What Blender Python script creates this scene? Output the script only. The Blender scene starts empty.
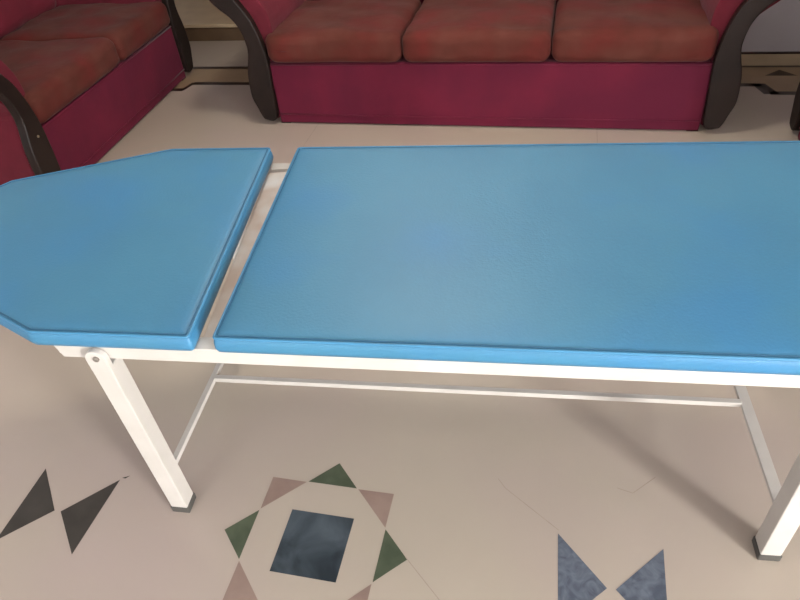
import bpy, bmesh, math, random
from mathutils import Vector, Matrix
from math import sin, cos, pi, radians

SC = bpy.context.scene
COL = SC.collection
PH = -0.283            # yaw of the room's own axes
YW = -0.2082           # yaw of the massage table

# ------------------------------------------------------------------ materials
def new_mat(name):
    m = bpy.data.materials.new(name); m.use_nodes = True
    nt = m.node_tree
    b = nt.nodes['Principled BSDF']
    return m, nt, b

def mat(name, c1, c2=None, rough=.5, scale=6, detail=5, spec=.5, bump=0, bscale=60, sheen=0, coat=0,
        lo=.35, hi=.65, metal=0, c3=None, scale3=1.5, distort=0):
    m, nt, b = new_mat(name)
    N, L = nt.nodes, nt.links
    b.inputs['Roughness'].default_value = rough
    b.inputs['Specular IOR Level'].default_value = spec
    b.inputs['Metallic'].default_value = metal
    b.inputs['Coat Weight'].default_value = coat
    b.inputs['Sheen Weight'].default_value = sheen
    b.inputs['Sheen Roughness'].default_value = .4
    tc = N.new('ShaderNodeTexCoord')
    if c2 is None:
        c2 = tuple(x * .88 for x in c1)
    nz = N.new('ShaderNodeTexNoise'); nz.inputs['Scale'].default_value = scale
    nz.inputs['Detail'].default_value = detail; nz.inputs['Distortion'].default_value = distort
    L.new(tc.outputs['Object'], nz.inputs['Vector'])
    cr = N.new('ShaderNodeValToRGB')
    cr.color_ramp.elements[0].position = lo; cr.color_ramp.elements[1].position = hi
    cr.color_ramp.elements[0].color = (*c1, 1); cr.color_ramp.elements[1].color = (*c2, 1)
    L.new(nz.outputs['Fac'], cr.inputs['Fac'])
    out = cr.outputs['Color']
    if c3:
        n3 = N.new('ShaderNodeTexNoise'); n3.inputs['Scale'].default_value = scale3; n3.inputs['Detail'].default_value = 3
        L.new(tc.outputs['Object'], n3.inputs['Vector'])
        r3 = N.new('ShaderNodeValToRGB'); r3.color_ramp.elements[0].position = .45; r3.color_ramp.elements[1].position = .65
        L.new(n3.outputs['Fac'], r3.inputs['Fac'])
        mx = N.new('ShaderNodeMix'); mx.data_type = 'RGBA'
        L.new(r3.outputs['Color'], mx.inputs['Factor'])
        L.new(out, mx.inputs['A']); mx.inputs['B'].default_value = (*c3, 1)
        out = mx.outputs['Result']
    L.new(out, b.inputs['Base Color'])
    if bump:
        n2 = N.new('ShaderNodeTexNoise'); n2.inputs['Scale'].default_value = bscale; n2.inputs['Detail'].default_value = 4
        L.new(tc.outputs['Object'], n2.inputs['Vector'])
        bp = N.new('ShaderNodeBump'); bp.inputs['Strength'].default_value = bump; bp.inputs['Distance'].default_value = .01
        L.new(n2.outputs['Fac'], bp.inputs['Height']); L.new(bp.outputs['Normal'], b.inputs['Normal'])
    return m

M = {}
M['floor'] = mat('cream_marble', (.44, .380, .315), (.40, .345, .285), rough=.3, scale=1.6, detail=8, c3=(.42, .345, .31), scale3=.9, lo=.3, hi=.7, spec=.4)
M['band'] = mat('tan_marble', (.36, .26, .165), (.30, .21, .13), rough=.3, scale=5, detail=6)
M['line'] = mat('brown_marble', (.022, .012, .009), (.04, .022, .016), rough=.3, scale=8)
M['joint'] = mat('faint_joint', (.29, .24, .20), (.36, .30, .245), rough=.5, scale=30, lo=.3, hi=.6)
M['green'] = mat('green_marble', (.062, .078, .050), (.092, .110, .072), rough=.4, scale=14, spec=.3)
M['pink'] = mat('rose_marble', (.30, .215, .18), (.245, .17, .145), rough=.35, scale=12, spec=.4)
M['slate'] = mat('slate_marble', (.022, .030, .038), (.080, .10, .12), rough=.4, scale=8, detail=12, distort=.6, spec=.3)
M['dark'] = mat('charcoal_marble', (.040, .035, .030), (.055, .048, .041), rough=.4, scale=12, spec=.3)
M['bluegrey'] = mat('bluegrey_marble', (.075, .088, .118), (.14, .16, .20), rough=.4, scale=26, detail=9, distort=1.6, spec=.35)
M['wall'] = mat('wall_paint', (.63, .60, .63), (.60, .57, .60), rough=.8, scale=2)
M['ceil'] = mat('ceiling_paint', (.75, .73, .70), rough=.9, scale=2)
M['skirt'] = mat('skirting_marble', (.62, .49, .33), (.54, .42, .28), rough=.3, scale=7)
M['riser'] = mat('riser_marble', (.165, .105, .062), (.13, .082, .05), rough=.35, scale=7)
M['door'] = mat('door_wood', (.13, .06, .03), (.09, .04, .02), rough=.4, scale=5)
M['vinyl'] = mat('blue_vinyl', (.052, .208, .345), (.044, .188, .325), rough=.5, scale=3, detail=6, c3=(.040, .192, .375), scale3=2.6, bump=.10, bscale=160, spec=.55)
M['vinyl2'] = mat('blue_vinyl_piping', (.05, .22, .40), rough=.42, scale=9, spec=.5)
M['seam'] = mat('stitch_thread', (.03, .13, .24), rough=.7, scale=40)
M['enamel'] = mat('white_enamel', (.57, .535, .50), (.52, .49, .455), rough=.33, scale=9, bump=.05, bscale=40, spec=.5)
M['chip'] = mat('bare_steel', (.18, .15, .13), (.30, .27, .24), rough=.5, scale=60, metal=.6)
M['strip'] = mat('worn_primer', (.50, .39, .33), (.56, .48, .42), rough=.5, scale=8, c3=(.68, .67, .66), scale3=6)
M['rubber'] = mat('grey_rubber', (.065, .06, .055), (.085, .08, .072), rough=.6, scale=20)
M['rust'] = mat('rust_velvet', (.118, .020, .018), (.078, .022, .016), rough=.85, scale=5, detail=5, c3=(.105, .033, .025), scale3=4.5, bump=.4, bscale=12, sheen=.06, spec=.1)
M['crimson'] = mat('crimson_velvet', (.140, .012, .033), (.105, .010, .028), rough=.75, scale=4, detail=4, c3=(.10, .009, .028), scale3=1.8, bump=.15, bscale=20, sheen=.08, spec=.15)
M['red'] = mat('red_velvet', (.130, .014, .026), (.10, .012, .021), rough=.8, scale=5, bump=.2, bscale=20, sheen=.1, spec=.15)
M['wood'] = mat('dark_wood', (.013, .008, .007), (.020, .012, .010), rough=.38, scale=7, detail=7, spec=.25)
M['brass'] = mat('brass_stud', (.6, .5, .35), rough=.3, scale=30, metal=1)
M['frame'] = mat('window_aluminium', (.55, .53, .50), rough=.4, scale=10)

def glass_mat():
    m, nt, b = new_mat('window_glass')
    N, L = nt.nodes, nt.links
    N.remove(b)
    tr = N.new('ShaderNodeBsdfTransparent'); tr.inputs['Color'].default_value = (.97, .985, .98, 1)
    gl = N.new('ShaderNodeBsdfGlossy'); gl.inputs['Roughness'].default_value = .02
    lw = N.new('ShaderNodeLayerWeight'); lw.inputs['Blend'].default_value = .5
    pw = N.new('ShaderNodeMath'); pw.operation = 'POWER'; pw.inputs[1].default_value = 5
    fr = N.new('ShaderNodeMath'); fr.operation = 'MULTIPLY_ADD'; fr.inputs[1].default_value = .9; fr.inputs[2].default_value = .03
    L.new(lw.outputs['Facing'], pw.inputs[0]); L.new(pw.outputs[0], fr.inputs[0])
    mx = N.new('ShaderNodeMixShader')
    L.new(fr.outputs[0], mx.inputs[0]); L.new(tr.outputs[0], mx.inputs[1]); L.new(gl.outputs[0], mx.inputs[2])
    L.new(mx.outputs[0], N['Material Output'].inputs['Surface'])
    return m
M['glass'] = glass_mat()

# ------------------------------------------------------------------ helpers
def obj(name, bm, mats, parent=None, smooth=False, bevel=0, seg=2):
    bmesh.ops.recalc_face_normals(bm, faces=bm.faces[:])
    me = bpy.data.meshes.new(name); bm.to_mesh(me); bm.free()
    if not isinstance(mats, (list, tuple)): mats = [mats]
    for m in mats: me.materials.append(M[m])
    o = bpy.data.objects.new(name, me); COL.objects.link(o)
    if smooth:
        for p in me.polygons: p.use_smooth = True
    if bevel:
        md = o.modifiers.new('bevel', 'BEVEL'); md.width = bevel; md.segments = seg; md.limit_method = 'ANGLE'
        md.angle_limit = radians(35); md.harden_normals = False
    if parent: o.parent = parent
    return o

def box(bm, x0, x1, y0, y1, z0, z1, mi=0):
    v = [bm.verts.new((x, y, z)) for z in (z0, z1) for y in (y0, y1) for x in (x0, x1)]
    for q in ((0, 1, 3, 2), (4, 5, 7, 6), (0, 1, 5, 4), (2, 3, 7, 6), (0, 2, 6, 4), (1, 3, 7, 5)):
        f = bm.faces.new([v[i] for i in q]); f.material_index = mi

def boxobj(name, dims, m, parent=None, bevel=0):
    bm = bmesh.new(); box(bm, *dims); return obj(name, bm, m, parent, bevel=bevel)

def beam(bm, a, b, w, h, up=(0, 0, 1), closed=True):
    """square bar from a to b; w across, h along up"""
    a, b = Vector(a), Vector(b); d = (b - a).normalized(); up = Vector(up)
    s = d.cross(up).normalized(); u = s.cross(d).normalized()
    vs = []
    for p in (a, b):
        for (i, j) in ((-1, -1), (1, -1), (1, 1), (-1, 1)):
            vs.append(bm.verts.new(p + s * w / 2 * i + u * h / 2 * j))
    for k in range(4):
        bm.faces.new((vs[k], vs[(k + 1) % 4], vs[4 + (k + 1) % 4], vs[4 + k]))
    bm.faces.new(vs[0:4]); bm.faces.new(vs[4:8])

def tube(bm, pts, r, n=8, closed=False):
    pts = [Vector(p) for p in pts]; rings = []; m = len(pts)
    for i, p in enumerate(pts):
        if closed: d = pts[(i + 1) % m] - pts[i - 1]
        else: d = pts[min(i + 1, m - 1)] - pts[max(i - 1, 0)]
        d.normalize(); ref = Vector((0, 0, 1)) if abs(d.z) < .9 else Vector((1, 0, 0))
        s = d.cross(ref).normalized(); u = s.cross(d)
        rings.append([bm.verts.new(p + s * r * cos(2 * pi * k / n) + u * r * sin(2 * pi * k / n)) for k in range(n)])
    for i in range(m if closed else m - 1):
        A, B = rings[i], rings[(i + 1) % m]
        for k in range(n): bm.faces.new((A[k], A[(k + 1) % n], B[(k + 1) % n], B[k]))
    if not closed: bm.faces.new(rings[0]); bm.faces.new(rings[-1])

def disc(bm, c, r, ax, t, n=14):
    """short cylinder, centre c, axis ax, thickness t, slightly domed"""
    c, ax = Vector(c), Vector(ax).normalized()
    s = ax.orthogonal().normalized(); u = ax.cross(s)
    R = [[bm.verts.new(c + ax * h + (s * cos(2 * pi * k / n) + u * sin(2 * pi * k / n)) * rr) for k in range(n)]
         for h, rr in ((-t / 2, r), (t * .25, r), (t / 2, r * .7))]
    for A, B in zip(R, R[1:]):
        for k in range(n): bm.faces.new((A[k], A[(k + 1) % n], B[(k + 1) % n], B[k]))
    bm.faces.new(R[0]); bm.faces.new(R[-1])

def catmull(P, n=5, closed=True):
    out = []; m = len(P)
    for i in range(m if closed else m - 1):
        p0, p1, p2, p3 = [Vector(P[(i + k) % m]) if closed else Vector(P[min(max(i + k, 0), m - 1)]) for k in (-1, 0, 1, 2)]
        for s in range(n):
            t = s / n
            out.append(.5 * ((2 * p1) + (-p0 + p2) * t + (2 * p0 - 5 * p1 + 4 * p2 - p3) * t * t + (-p0 + 3 * p1 - 3 * p2 + p3) * t ** 3))
    return out

def empty(name, loc, rz, label=None, cat=None, group=None):
    o = bpy.data.objects.new(name, None); COL.objects.link(o)
    o.location = loc; o.rotation_euler = (0, 0, rz); o.empty_display_size = .1
    if label: o['label'] = label
    if cat: o['category'] = cat
    if group: o['group'] = group
    return o

def struct(o, label, cat):
    o['kind'] = 'structure'; o['label'] = label; o['category'] = cat
    o.rotation_euler = (0, 0, PH)
    return o

def uv2w(u, v, z=0):
    return (u * cos(PH) - v * sin(PH), u * sin(PH) + v * cos(PH), z)

# ------------------------------------------------------------------ room shell (u along back wall, v towards it)
UL, UR, VF, VB, H = -3.62, 3.6, -2.7, 4.03, 2.8
DL, DR, DV, DH = -3.55, -1.80, 4.54, 2.1          # alcove opening
T = .2

def floor_mesh():
    bm = bmesh.new()
    def quad(pts, mi, z):
        f = bm.faces.new([bm.verts.new((p[0], p[1], z)) for p in pts]); f.material_index = mi
        if f.normal.z < 0: f.normal_flip()
    box(bm, UL - T, UR + T, VF - T, VB, -.12, 0, 0)
    box(bm, DL, DR, VB, DV, -.12, 0, 0)
    z1, z2 = .0003, .0006
    # tan band and border lines
    quad([(UL, 3.745), (UR, 3.745), (UR, 4.02), (UL, 4.02)], 1, z1)
    quad([(UL, 3.64), (-2.36, 3.64), (-2.36, 3.745), (UL, 3.745)], 1, z1)
    quad([(1.12, 3.64), (UR, 3.64), (UR, 3.745), (1.12, 3.745)], 1, z1)
    quad([(UL, 3.990), (UR, 3.990), (UR, 4.030), (UL, 4.030)], 2, z2)
    w = .022
    quad([(-2.33, 3.742 - w), (1.10, 3.742 - w), (1.10, 3.742 + w), (-2.34, 3.742 + w)], 2, z2)
    quad([(-2.38, 3.628), (-2.355, 3.628), (-2.325, 3.756), (-2.355, 3.756)], 2, z2)
    quad([(UL, 3.64 - w), (-2.36, 3.64 - w), (-2.36, 3.64 + w), (UL, 3.64 + w)], 2, z2)
    quad([(1.05, 3.76), (1.09, 3.62), (1.17, 3.62), (1.12, 3.76)], 2, z2)
    quad([(1.12, 3.635 - w), (UR, 3.635 - w), (UR, 3.635 + w), (1.12, 3.635 + w)], 2, z2)
    quad([(1.14, 3.87), (1.31, 3.87), (1.232, 3.955)], 2, z2)
    # octagram round a slate square
    C = Vector((-.533, .762)); R = .254; ro = R * cos(pi / 4) / cos(pi / 8)
    P = lambda r, a: (C.x + r * cos(a), C.y + r * sin(a))
    for k in range(8):
        a = k * pi / 4
        shrink = .97
        quad([P(ro, a - pi / 8 * shrink), P(R, a), P(ro, a + pi / 8 * shrink)], 3 if k % 2 == 0 else 4, z2)
    quad([P(.1256, pi / 4 + k * pi / 2) for k in range(4)], 5, z2)
    # butterfly insets either side
    for (cu, cv, m) in ((-1.296, .737, 6), (.2195, .772, 7)):
        for s in (-1, 1):
            quad([(cu + s * .010, cv + .0), (cu + s * .128, cv + .124), (cu + s * .122, cv - .112)], m, z2)
    quad([(-1.296 + .131, .737 + .131), (-1.296 + .142, .737 + .130), (-1.296 + .152, .737 + .142)], 6, z2)
    # hairline joints of the slabs
    def joint(a, b, t=.0022):
        a, b = Vector(a), Vector(b); n = (b - a).normalized().orthogonal() * t / 2
        quad([a - n, b - n, b + n, a + n], 8, z2)
    joint((-.285, .768), (-.178, .672)); joint((-.053, 1.008), (.093, .905))
    joint((-.053, 1.008), (-.075, 1.035))
    joint((-.533, .50), (-.533, -.2)); joint((.2195, .62), (.2195, -.3))
    joint((.243, 1.055), (.283, 1.045)); joint((.283, 1.045), (.345, 1.105))
    for k in range(-2, 3):
        joint((k * 1.512 - .533 + .756, 1.45), (k * 1.512 - .533 + .756, 3.62), .003)
    for v in (2.27,): joint((UL, v), (UR, v), .003)
    return bm
fl = struct(obj('floor', floor_mesh(), ['floor', 'band', 'line', 'green', 'pink', 'slate', 'dark', 'bluegrey', 'joint']),
            'cream marble floor with inlaid star, butterfly shapes and dark border lines', 'floor')

def holed_wall(name, axis, pos, a0, a1, holes, label, thick=T, mname='wall', z0=0):
    """axis 'u': the wall runs along u at v=pos (thickness away from the room sign in thick); 'v' the reverse"""
    bm = bmesh.new()
    xs = sorted({a0, a1, *[h[0] for h in holes], *[h[1] for h in holes]})
    zs = sorted({z0, H, *[h[2] for h in holes], *[h[3] for h in holes]})
    p0, p1 = sorted((pos, pos + thick))
    for x0, x1 in zip(xs, xs[1:]):
        for q0, q1 in zip(zs, zs[1:]):
            cx, cz = (x0 + x1) / 2, (q0 + q1) / 2
            if any(h[0] < cx < h[1] and h[2] < cz < h[3] for h in holes): continue
            if axis == 'u': box(bm, x0, x1, p0, p1, q0, q1)
            else: box(bm, p0, p1, x0, x1, q0, q1)
    bmesh.ops.remove_doubles(bm, verts=bm.verts[:], dist=1e-5)
    return struct(obj(name, bm, mname), label, 'wall')

holed_wall('wall_back', 'u', VB, UL - T, UR + T, [(DL, DR, 0, DH)], 'grey painted wall behind the long sofa, with an opening beside it')
holed_wall('wall_left', 'v', UL, VF, VB, [], 'grey painted wall behind the left sofa', -T)
W1 = (-2.5, -1.5, .5, 2.3)
holed_wall('wall_right', 'v', UR, VF, VB, [W1], 'grey painted wall on the right of the room', T)
W2 = (-2.6, -.6, .30, 2.3)
holed_wall('wall_front', 'u', VF, UL - T, UR + T, [W2], 'grey painted wall facing the sofas, with a window added for fill light', -T)
cb = bmesh.new(); box(cb, UL - T, UR + T, VF - T, VB + T, H, H + .15)
struct(obj('ceiling', cb, 'ceil'), 'plain white ceiling of the room', 'ceiling')

# alcove with a step behind the gap between the sofas
bm = bmesh.new()
box(bm, DL, DR, DV, 6.2, -.12, .100, 0)            # riser block
box(bm, DL, DR, DV - .012, 6.2, .100, .125, 1)     # tread slab with a small nosing
s = struct(obj('trim_1', bm, ['riser', 'skirt'], bevel=.003), 'cream marble step with brown riser between the sofas', 'step')
bm = bmesh.new()
box(bm, DL - .12, DL, VB + T, 6.3, 0, DH + .1); box(bm, DR, DR + .12, VB + T, 6.3, 0, DH + .1)
box(bm, DL - .12, DR + .12, VB + T, 6.3, DH, DH + .1)
struct(obj('wall_alcove', bm, 'wall'), 'grey walls and soffit of the alcove behind the gap between the sofas', 'wall')
bm = bmesh.new(); box(bm, DL, DR, 6.2, 6.25, .125, DH)
dr = struct(obj('door_1', bm, 'door', bevel=.004), 'brown wooden door at the back of the alcove', 'door')
bm = bmesh.new(); tube(bm, [(-2.0, 6.19, 1.1), (-2.0, 6.15, 1.1), (-2.1, 6.15, 1.1)], .01); obj('door_handle', bm, 'brass', dr, smooth=True)

# skirting on the back wall and side walls
def skirting(name, x0, x1, y0, y1, lab):
    bm = bmesh.new(); box(bm, x0, x1, y0, y1, 0, .066, 0)
    dx = .002 if y1 - y0 < .1 else 0
    box(bm, x0, x1, y0, y1, .066, .076, 1)
    struct(obj(name, bm, ['skirt', 'line'], bevel=.001), lab, 'skirting')
skirting('baseboard_back', DR, UR, VB - .014, VB, 'cream marble skirting with dark top line on the wall right of the sofa')
skirting('baseboard_left', UL, UL + .014, VF, VB - .014, 'cream marble skirting with dark top line on the left wall')
skirting('baseboard_right', UR - .014, UR, VF, VB - .014, 'cream marble skirting with dark top line on the right wall')

def window(name, W, lab, side):
    x0, x1, z0, z1 = W; t = .05; c = (x0 + x1) / 2
    P = VF if side == 'front' else UR
    sg = -1 if side == 'front' else 1
    def bx(bm, a0, a1, d0, d1, q0, q1):
        y0, y1 = sorted((P + sg * d0, P + sg * d1))
        if side == 'front': box(bm, a0, a1, y0, y1, q0, q1)
        else: box(bm, y0, y1, a0, a1, q0, q1)
    bm = bmesh.new(); d0, d1 = .06, .12
    bx(bm, x0, x1, d0, d1, z0, z0 + t); bx(bm, x0, x1, d0, d1, z1 - t, z1)
    bx(bm, x0, x0 + t, d0, d1, z0 + t, z1 - t); bx(bm, x1 - t, x1, d0, d1, z0 + t, z1 - t)
    bx(bm, c - .03, c + .03, d0, d1, z0 + t, z1 - t)
    o = struct(obj(name, bm, 'frame', bevel=.004), lab, 'window')
    for a0, a1 in ((x0 + t, c - .03), (c + .03, x1 - t)):
        bm = bmesh.new(); bx(bm, a0, a1, .088, .094, z0 + t, z1 - t); obj('pane', bm, 'glass', o)
    bm = bmesh.new(); bx(bm, x0 - .04, x1 + .04, -.05, 0, z0 - .03, z0); obj('window_sill', bm, 'skirt', o, bevel=.004)
window('window_1', W1, 'two pane window in the right wall lighting the room', 'right')
window('fill_window', W2, 'unseen two pane window added in the front wall for fill light', 'front')  # unseen window, added as a source of soft fill

# ------------------------------------------------------------------ massage table
table = empty('massage_table', (-.6507, 1.0414, 0), YW,
              'massage table with blue vinyl pads on a white steel frame', 'massage table')

def inset(P, d):
    n = len(P); out = []
    for i in range(n):
        a, b, c = P[i - 1], P[i], P[(i + 1) % n]
        e1 = (b - a).normalized(); e2 = (c - b).normalized()
        n1 = Vector((-e1.y, e1.x)); n2 = Vector((-e2.y, e2.x))
        m = (n1 + n2); m = m / max(m.dot(n1), .3) if m.length > 1e-6 else n1
        out.append(b + m * d)
    return out

def rounded(P, r, ref, n=4):
    """outline with rounded corners; the point count depends on ref only, so insets of one outline match up"""
    P = [Vector(p) for p in P]; ref = [Vector(p) for p in ref]; out = []; m = len(P)
    for i, p in enumerate(P):
        da = (P[i - 1] - p).normalized(); db = (P[(i + 1) % m] - p).normalized()
        A = p + da * r; B = p + db * r
        for k in range(n + 1):
            t = k / n; out.append(A * (1 - t) ** 2 + p * 2 * t * (1 - t) + B * t * t)
        C2 = P[(i + 1) % m] - db * r
        seg = max(2, int((ref[(i + 1) % m] - ref[i]).length / .04))
        for k in range(1, seg): out.append(B + (C2 - B) * k / seg)
    return out

ZB, ZT = .6655, .708
def pad(name, poly, crown):
    PV = [Vector(q) for q in poly]
    def ins(d): return rounded(inset(PV, d), max(.010 - d * .5, .002), PV)
    P = ins(0)
    bm = bmesh.new()
    prof = [(.010, ZB), (.002, ZB + .004), (-.0015, ZB + .014), (-.0005, ZT - .014), (.002, ZT - .006), (.0045, ZT - .003), (.008, ZT - .0005), (.020, ZT + .002)]
    rings = [[(q, z) for q in ins(d)] for d, z in prof]
    cen = sum(P, Vector((0, 0))) / len(P)
    base = ins(.020)
    def dome(q):
        k = 1
        for a, b in zip(PV, PV[1:] + PV[:1]):
            e = (b - a).normalized(); d = abs(e.x * (q.y - a.y) - e.y * (q.x - a.x))
            k *= 1 - math.exp(-max(d - .02, 0) / .07)
        return ZT + .002 + crown * k
    for t in (.04, .09, .15, .22, .3, .4, .5, .6, .7, .8, .9):
        rings.append([(b.lerp(cen, t), dome(b.lerp(cen, t))) for b in base])
    VR = [[bm.verts.new((q.x, q.y, z)) for q, z in r] for r in rings]
    n = len(P)
    for A, B in zip(VR, VR[1:]):
        for k in range(n): bm.faces.new((A[k], A[(k + 1) % n], B[(k + 1) % n], B[k]))
    bm.faces.new(VR[0]); cv = bm.verts.new((cen.x, cen.y, dome(cen)))
    for k in range(n): bm.faces.new((VR[-1][k], VR[-1][(k + 1) % n], cv))
    o = obj(name, bm, 'vinyl', table, smooth=True)
    bm = bmesh.new(); tube(bm, [(q.x, q.y, ZT - .0015) for q in ins(.0035)], .0034, 8, True)
    obj('piping', bm, 'vinyl2', o, smooth=True)
    bm = bmesh.new(); tube(bm, [(q.x, q.y, ZT + .0008) for q in ins(.0095)], .0014, 6, True)
    obj('stitching', bm, 'seam', o, smooth=True)
    bm = bmesh.new()                       # plywood base board
    I = ins(.022)
    lo = [bm.verts.new((q.x, q.y, .6655 - .0015)) for q in I]; hi = [bm.verts.new((q.x, q.y, ZB + .002)) for q in I]
    bm.faces.new(lo); bm.faces.new(hi)
    for k in range(n): bm.faces.new((lo[k], lo[(k + 1) % n], hi[(k + 1) % n], hi[k]))
    obj('base_board', bm, 'seam', o)
    return o
pad('head_pad', [(-.125, -.041), (.236, -.041), (.172, .757), (-.14, .757), (-.565, .575), (-.60, .52), (-.60, .215), (-.56, .16)], .004)
pad('body_pad', [(.283, -.041), (1.69, -.041), (1.69, .757), (.252, .757)], .005)

ZF0, ZF1 = .624, .664
def angle_rail(f0, sgn, e0, e1):
    bm = bmesh.new()
    a = [(f0, ZF0), (f0, ZF1), (f0 + sgn * .036, ZF1), (f0 + sgn * .036, ZF1 - .004), (f0 + sgn * .004, ZF1 - .004), (f0 + sgn * .004, ZF0)]
    v0 = [bm.verts.new((e0 + (.012 if z < ZF0 + .01 else 0), f, z)) for f, z in a]; v1 = [bm.verts.new((e1, f, z)) for f, z in a]
    for k in range(6): bm.faces.new((v0[k], v0[(k + 1) % 6], v1[(k + 1) % 6], v1[k]))
    bm.faces.new(v0); bm.faces.new(v1)
    return bm
obj('side_rail', angle_rail(-.028, 1, -.098, 1.615), 'enamel', table, bevel=.0012)
obj('side_rail', angle_rail(.744, -1, -.098, 1.615), 'enamel', table, bevel=.0012)
for e in (-.088, 1.60):
    bm = bmesh.new(); beam(bm, (e, -.022, .645), (e, .738, .645), .02, .034); obj('cross_rail', bm, 'enamel', table, bevel=.001)
bm = bmesh.new(); beam(bm, (.272, -.022, .650), (.205, .700, .650), .074, .018); obj('hinge_rail', bm, 'strip', table, bevel=.002)
bm = bmesh.new(); beam(bm, (.95, -.022, .650), (.95, .738, .650), .03, .018); obj('cross_rail', bm, 'enamel', table, bevel=.001)

def leg(e_top, f_top, e_ft, f_ft, side):
    """square tube leg; side -1 = near the camera side"""
    w = .047
    bm = bmesh.new(); a = Vector((e_ft, f_ft, .004)); b = Vector((e_top, f_top, .612))
    beam(bm, a, b, w, w, up=(0, 1, 0))
    o = obj('leg', bm, 'enamel', table, bevel=.0025)
    d = (b - a).normalized()
    bm = bmesh.new()          # rubber shoe
    beam(bm, Vector((e_ft, f_ft, 0)), a + d * .022, w + .005, w + .005, up=(0, 1, 0)); obj('rubber_foot', bm, 'rubber', o, bevel=.003)
    # rounded lug plate bolted on the outside of the rail
    bm = bmesh.new(); y0 = f_top + side * w / 2; y1 = y0 - side * .012
    y0, y1 = (y0, y0 - side * .0145)
    prof = [(-w / 2, .600), (w / 2 , .600)] + [(cos(t) * w / 2, .636 + sin(t) * w / 2) for t in [pi * k / 10 for k in range(11)]]
    A = [bm.verts.new((e_top + x, y0, z)) for x, z in prof]; B = [bm.verts.new((e_top + x, y1, z)) for x, z in prof]
    n = len(prof)
    for k in range(n): bm.faces.new((A[k], A[(k + 1) % n], B[(k + 1) % n], B[k]))
    bm.faces.new(A); bm.faces.new(B)
    obj('lug_plate', bm, 'enamel', o, bevel=.0015)
    bm = bmesh.new(); disc(bm, (e_top + .004, y0 + side * .002, .640), .007, (0, side, 0), .006, 10)
    obj('bolt', bm, 'chip', o, smooth=False)
    return o
leg(.003, -.0215, -.018, 0, -1)
leg(1.487, -.0215, 1.506, 0, -1)
leg(.003, .7375, -.018, .716, 1)
leg(1.487, .7375, 1.506, .716, 1)
bm = bmesh.new(); beam(bm, (-.016, .018, .15), (-.016, .700, .15), .016, .016); obj('crossbar', bm, 'enamel', table, bevel=.001)
bm = bmesh.new(); beam(bm, (1.508, .018, .15), (1.508, .700, .15), .028, .010); obj('crossbar', bm, 'enamel', table, bevel=.001)
bm = bmesh.new(); beam(bm, (-.009, .342, .15), (1.496, .342, .15), .016, .016); obj('stretcher', bm, 'enamel', table, bevel=.001)

# ------------------------------------------------------------------ sofas
def cushion(w, d, h, cx, cy, cz, rad=.05, seed=0, amp=.005, n=26, tilt=0, crown=.012):
    bm = bmesh.new()
    bmesh.ops.create_cube(bm, size=2)
    bmesh.ops.subdivide_edges(bm, edges=bm.edges[:], cuts=n, use_grid_fill=True)
    rnd = random.Random(seed); ph = [rnd.uniform(0, 6.3) for _ in range(8)]
    hx, hy, hz = w / 2, d / 2, h / 2; r0 = min(rad, hz * .98)
    for v in bm.verts:
        x, y, z = v.co
        q = amp * (sin(5 * x + ph[0]) * cos(4 * y + ph[1]) + .5 * sin(9 * y + ph[2] + 3 * x) + .4 * sin(11 * x + ph[3]) * sin(6 * z + ph[4]))
        c = Vector((x * hx, y * hy, z * hz))
        inn = Vector([max(-k + r0, min(k - r0, t)) for t, k in zip(c, (hx, hy, hz))])
        dd = c - inn
        if dd.length > 1e-9: c = inn + dd.normalized() * r0
        cz_ = c.z + (crown * (1 - x * x) * (1 - y * y) + q if z > 0 else 0)
        v.co = (cx + c.x, cy + c.y + q * .7, cz + cz_)
    if tilt:
        bmesh.ops.rotate(bm, verts=bm.verts[:], cent=(cx, cy, cz), matrix=Matrix.Rotation(tilt, 3, 'X'))
    return bm

def prism(profile, y0, y1):
    bm = bmesh.new()
    A = [bm.verts.new((p[0], y0, p[1])) for p in profile]; B = [bm.verts.new((p[0], y1, p[1])) for p in profile]
    n = len(profile)
    for k in range(n): bm.faces.new((A[k], A[(k + 1) % n], B[(k + 1) % n], B[k]))
    bm.faces.new(A); bm.faces.new(B)
    return bm

OUT = [(.112, .10), (.132, .17), (.124, .29), (.096, .40), (.095, .46), (.112, .53), (.152, .59), (.200, .63)]
TOP = [(.240, .68), (.250, .74), (.205, .79), (.140, .765)]
INN = [(.112, .69), (.076, .635), (.036, .565), (.004, .453), (-.008, .33), (.002, .16)]
PANEL = [(.014, .035), (.075, .030), (.095, .05)] + OUT + TOP + INN
OUT2 = [(.080, .05), (.100, .15), (.095, .30), (.072, .42), (.098, .50), (.155, .56), (.215, .61)]
TOP2 = [(.268, .67), (.268, .76), (.195, .81), (.10, .79), (.030, .72)]
INN2 = [(-.030, .62), (-.050, .54), (-.045, .45), (-.020, .36), (.0, .30)]
UPH = [(.0, .04)] + OUT2 + TOP2 + INN2

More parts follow.
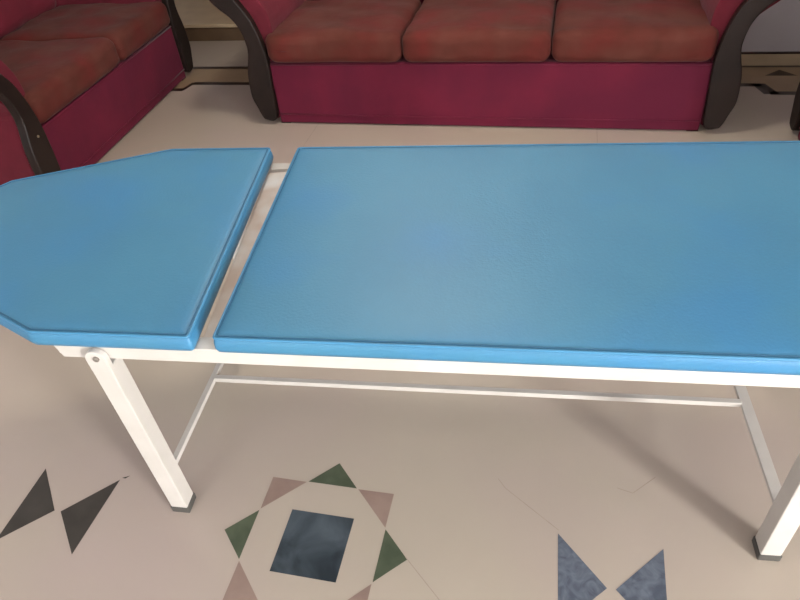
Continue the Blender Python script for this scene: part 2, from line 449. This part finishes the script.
def sofa(name, W, n, D, label, cat, loc, rz, stud=False, B=.26, group=None, split=None):
    """local frame: front face on y=0 looking to -y, x along the seat, W between the arm panels"""
    t = empty(name, loc, rz, label, cat, group)
    h = W / 2
    b = boxobj('base', (-h, h, 0.0, D + B, .004, .345), 'crimson', t, bevel=.012)
    bm = bmesh.new(); tube(bm, [(-h + .01, -.002, .060), (-h / 2, -.004, .057), (h / 2, -.003, .056), (h - .01, -.002, .060)], .004); obj('piping', bm, 'crimson', b, smooth=True)
    bm = bmesh.new(); tube(bm, [(-h + .01, .001, .338), (h - .01, .001, .338)], .006); obj('piping', bm, 'crimson', b, smooth=True)
    for sx in (-1, 1):
        for yy in (.004, D + B - .07):
            x = sx * (h - .03)
            boxobj('foot', (x - .03, x + .03, yy, yy + .06, 0, .05), 'wood', t, bevel=.006)
    cw = (W - .01) / n
    for i in range(n):
        cx = -h + .005 + cw * (i + .5); cws = cw
        if split: cws = cw * n * (split, 1 - split)[i]; cx = -h + .005 + cw * n * (0, split)[i] + cws / 2
        o = obj('seat_cushion', cushion(cws - .003, D + .045, .155, cx, D / 2 - .008, .345 + .078, seed=i * 3 + n, rad=.05), 'rust', t, smooth=True)
        obj('back_cushion', cushion(cws, .22, .50, cx, D + .09, .345 + .16 + .205, seed=i + 20, rad=.09, tilt=-.14, amp=.008), 'red', t, smooth=True)
    o = obj('backrest', cushion(W + .10, .16, .72, 0, D + B - .045, .345 + .28, rad=.06, amp=0, seed=4, crown=0), 'crimson', t, smooth=True)
    for sx in (-1, 1):
        pr = [(sx * (h + p[0]), p[1]) for p in catmull(UPH, 4)]
        a = obj('arm', prism([(v[0], v[1]) for v in pr], .022, D + B - .01), 'crimson' , t, smooth=False, bevel=.006)
        a.data.materials[0] = M['red']
        pr = [(sx * (h + p[0]), p[1]) for p in catmull(PANEL, 5)]
        w_ = obj('arm_panel', prism(pr, -.022, .024), 'wood', a, bevel=.007, seg=3)
        w_['label'] = 'dark wood scroll panel'
        if stud and sx < 0:
            bm = bmesh.new(); disc(bm, (sx * (h + .05), -.024, .33), .006, (0, -1, 0), .006); obj('stud', bm, 'brass', w_, smooth=True)
    return t
u0 = (-1.512 + .708) / 2
sofa('sofa', 2.22, 3, .58, 'long three seat sofa with rust cushions and crimson base against back wall', 'sofa',
     uv2w(u0, 3.175), PH - radians(.5), B=.22)
sofa('sofa', 1.46, 2, .74, 'two seat rust and crimson sofa at the left, turned side on beyond the head pad', 'sofa',
     uv2w(-2.405, 3.115), PH + pi / 2 + radians(2.5), stud=True, B=.26, split=.55)
sofa('armchair', .62, 1, .52, 'dark wood armed seat cut off by the right edge, right of the long sofa', 'armchair',
     uv2w(1.135, 2.81), PH - pi / 2)

# ------------------------------------------------------------------ light
def area(name, u, v, z, sx, sz, power, col, rot_z):
    l = bpy.data.lights.new(name, 'AREA'); l.shape = 'RECTANGLE'; l.size = sx; l.size_y = sz; l.energy = power; l.color = col
    o = bpy.data.objects.new(name, l); COL.objects.link(o); o.location = uv2w(u, v, z)
    o.rotation_euler = (pi / 2, 0, PH + rot_z)      # faces +v
    return o
area('daylight_and_fill', UR + .17, (W1[0] + W1[1]) / 2, (W1[2] + W1[3]) / 2, W1[1] - W1[0] - .1, W1[3] - W1[2] - .1, 330, (1.0, .975, .95), pi / 2)
area('daylight_and_fill', (W2[0] + W2[1]) / 2, VF - .17, (W2[2] + W2[3]) / 2, W2[1] - W2[0] - .1, W2[3] - W2[2] - .1, 24, (1.0, .97, .93), 0)  # weak fill placed outside the added front window

fill_root = empty('added_fill_light', uv2w(-.6, 2.6, H), PH, 'round white fill fixture, unseen, added to brighten the back of the room', 'added fill light')
bm = bmesh.new(); disc(bm, (0, 0, -.02), .27, (0, 0, -1), .04, 32); obj('base', bm, 'frame', fill_root, smooth=False)
l = bpy.data.lights.new('back_fill', 'AREA'); l.shape = 'DISK'; l.size = .5; l.energy = 21; l.color = (1, .90, .76)  # added overhead fill, lifts the floor and sofas at the back
lo_ = bpy.data.objects.new('back_fill', l); COL.objects.link(lo_); lo_.location = (0, 0, -.05); lo_.parent = fill_root

w = bpy.data.worlds.new('world'); SC.world = w; w.use_nodes = True
bg = w.node_tree.nodes['Background']; bg.inputs['Color'].default_value = (.80, .88, 1, 1); bg.inputs['Strength'].default_value = 1.2

# ------------------------------------------------------------------ camera (from the photograph's vanishing points)
R = Vector((0.9938214535010412, -0.07223531996183791, -0.08426729561988208))
U = Vector((0.11099062375298958, 0.6468024798054426, 0.7545380265808028))
F = Vector((0, 0.7592289580011691, -0.6508236238278841))
cd = bpy.data.cameras.new('camera'); cam = bpy.data.objects.new('camera', cd); COL.objects.link(cam)
cam.matrix_world = Matrix(((R.x, U.x, -F.x, 0), (R.y, U.y, -F.y, 0), (R.z, U.z, -F.z, 1.5630032), (0, 0, 0, 1)))
cd.sensor_fit = 'HORIZONTAL'; cd.sensor_width = 36; cd.lens = 640.3173 / 800 * 36; cd.clip_start = .05
SC.camera = cam
vs = SC.view_settings
vs.view_transform = 'Standard'; vs.look = 'None'; vs.gamma = 1; vs.use_curve_mapping = False; vs.exposure = 0.79
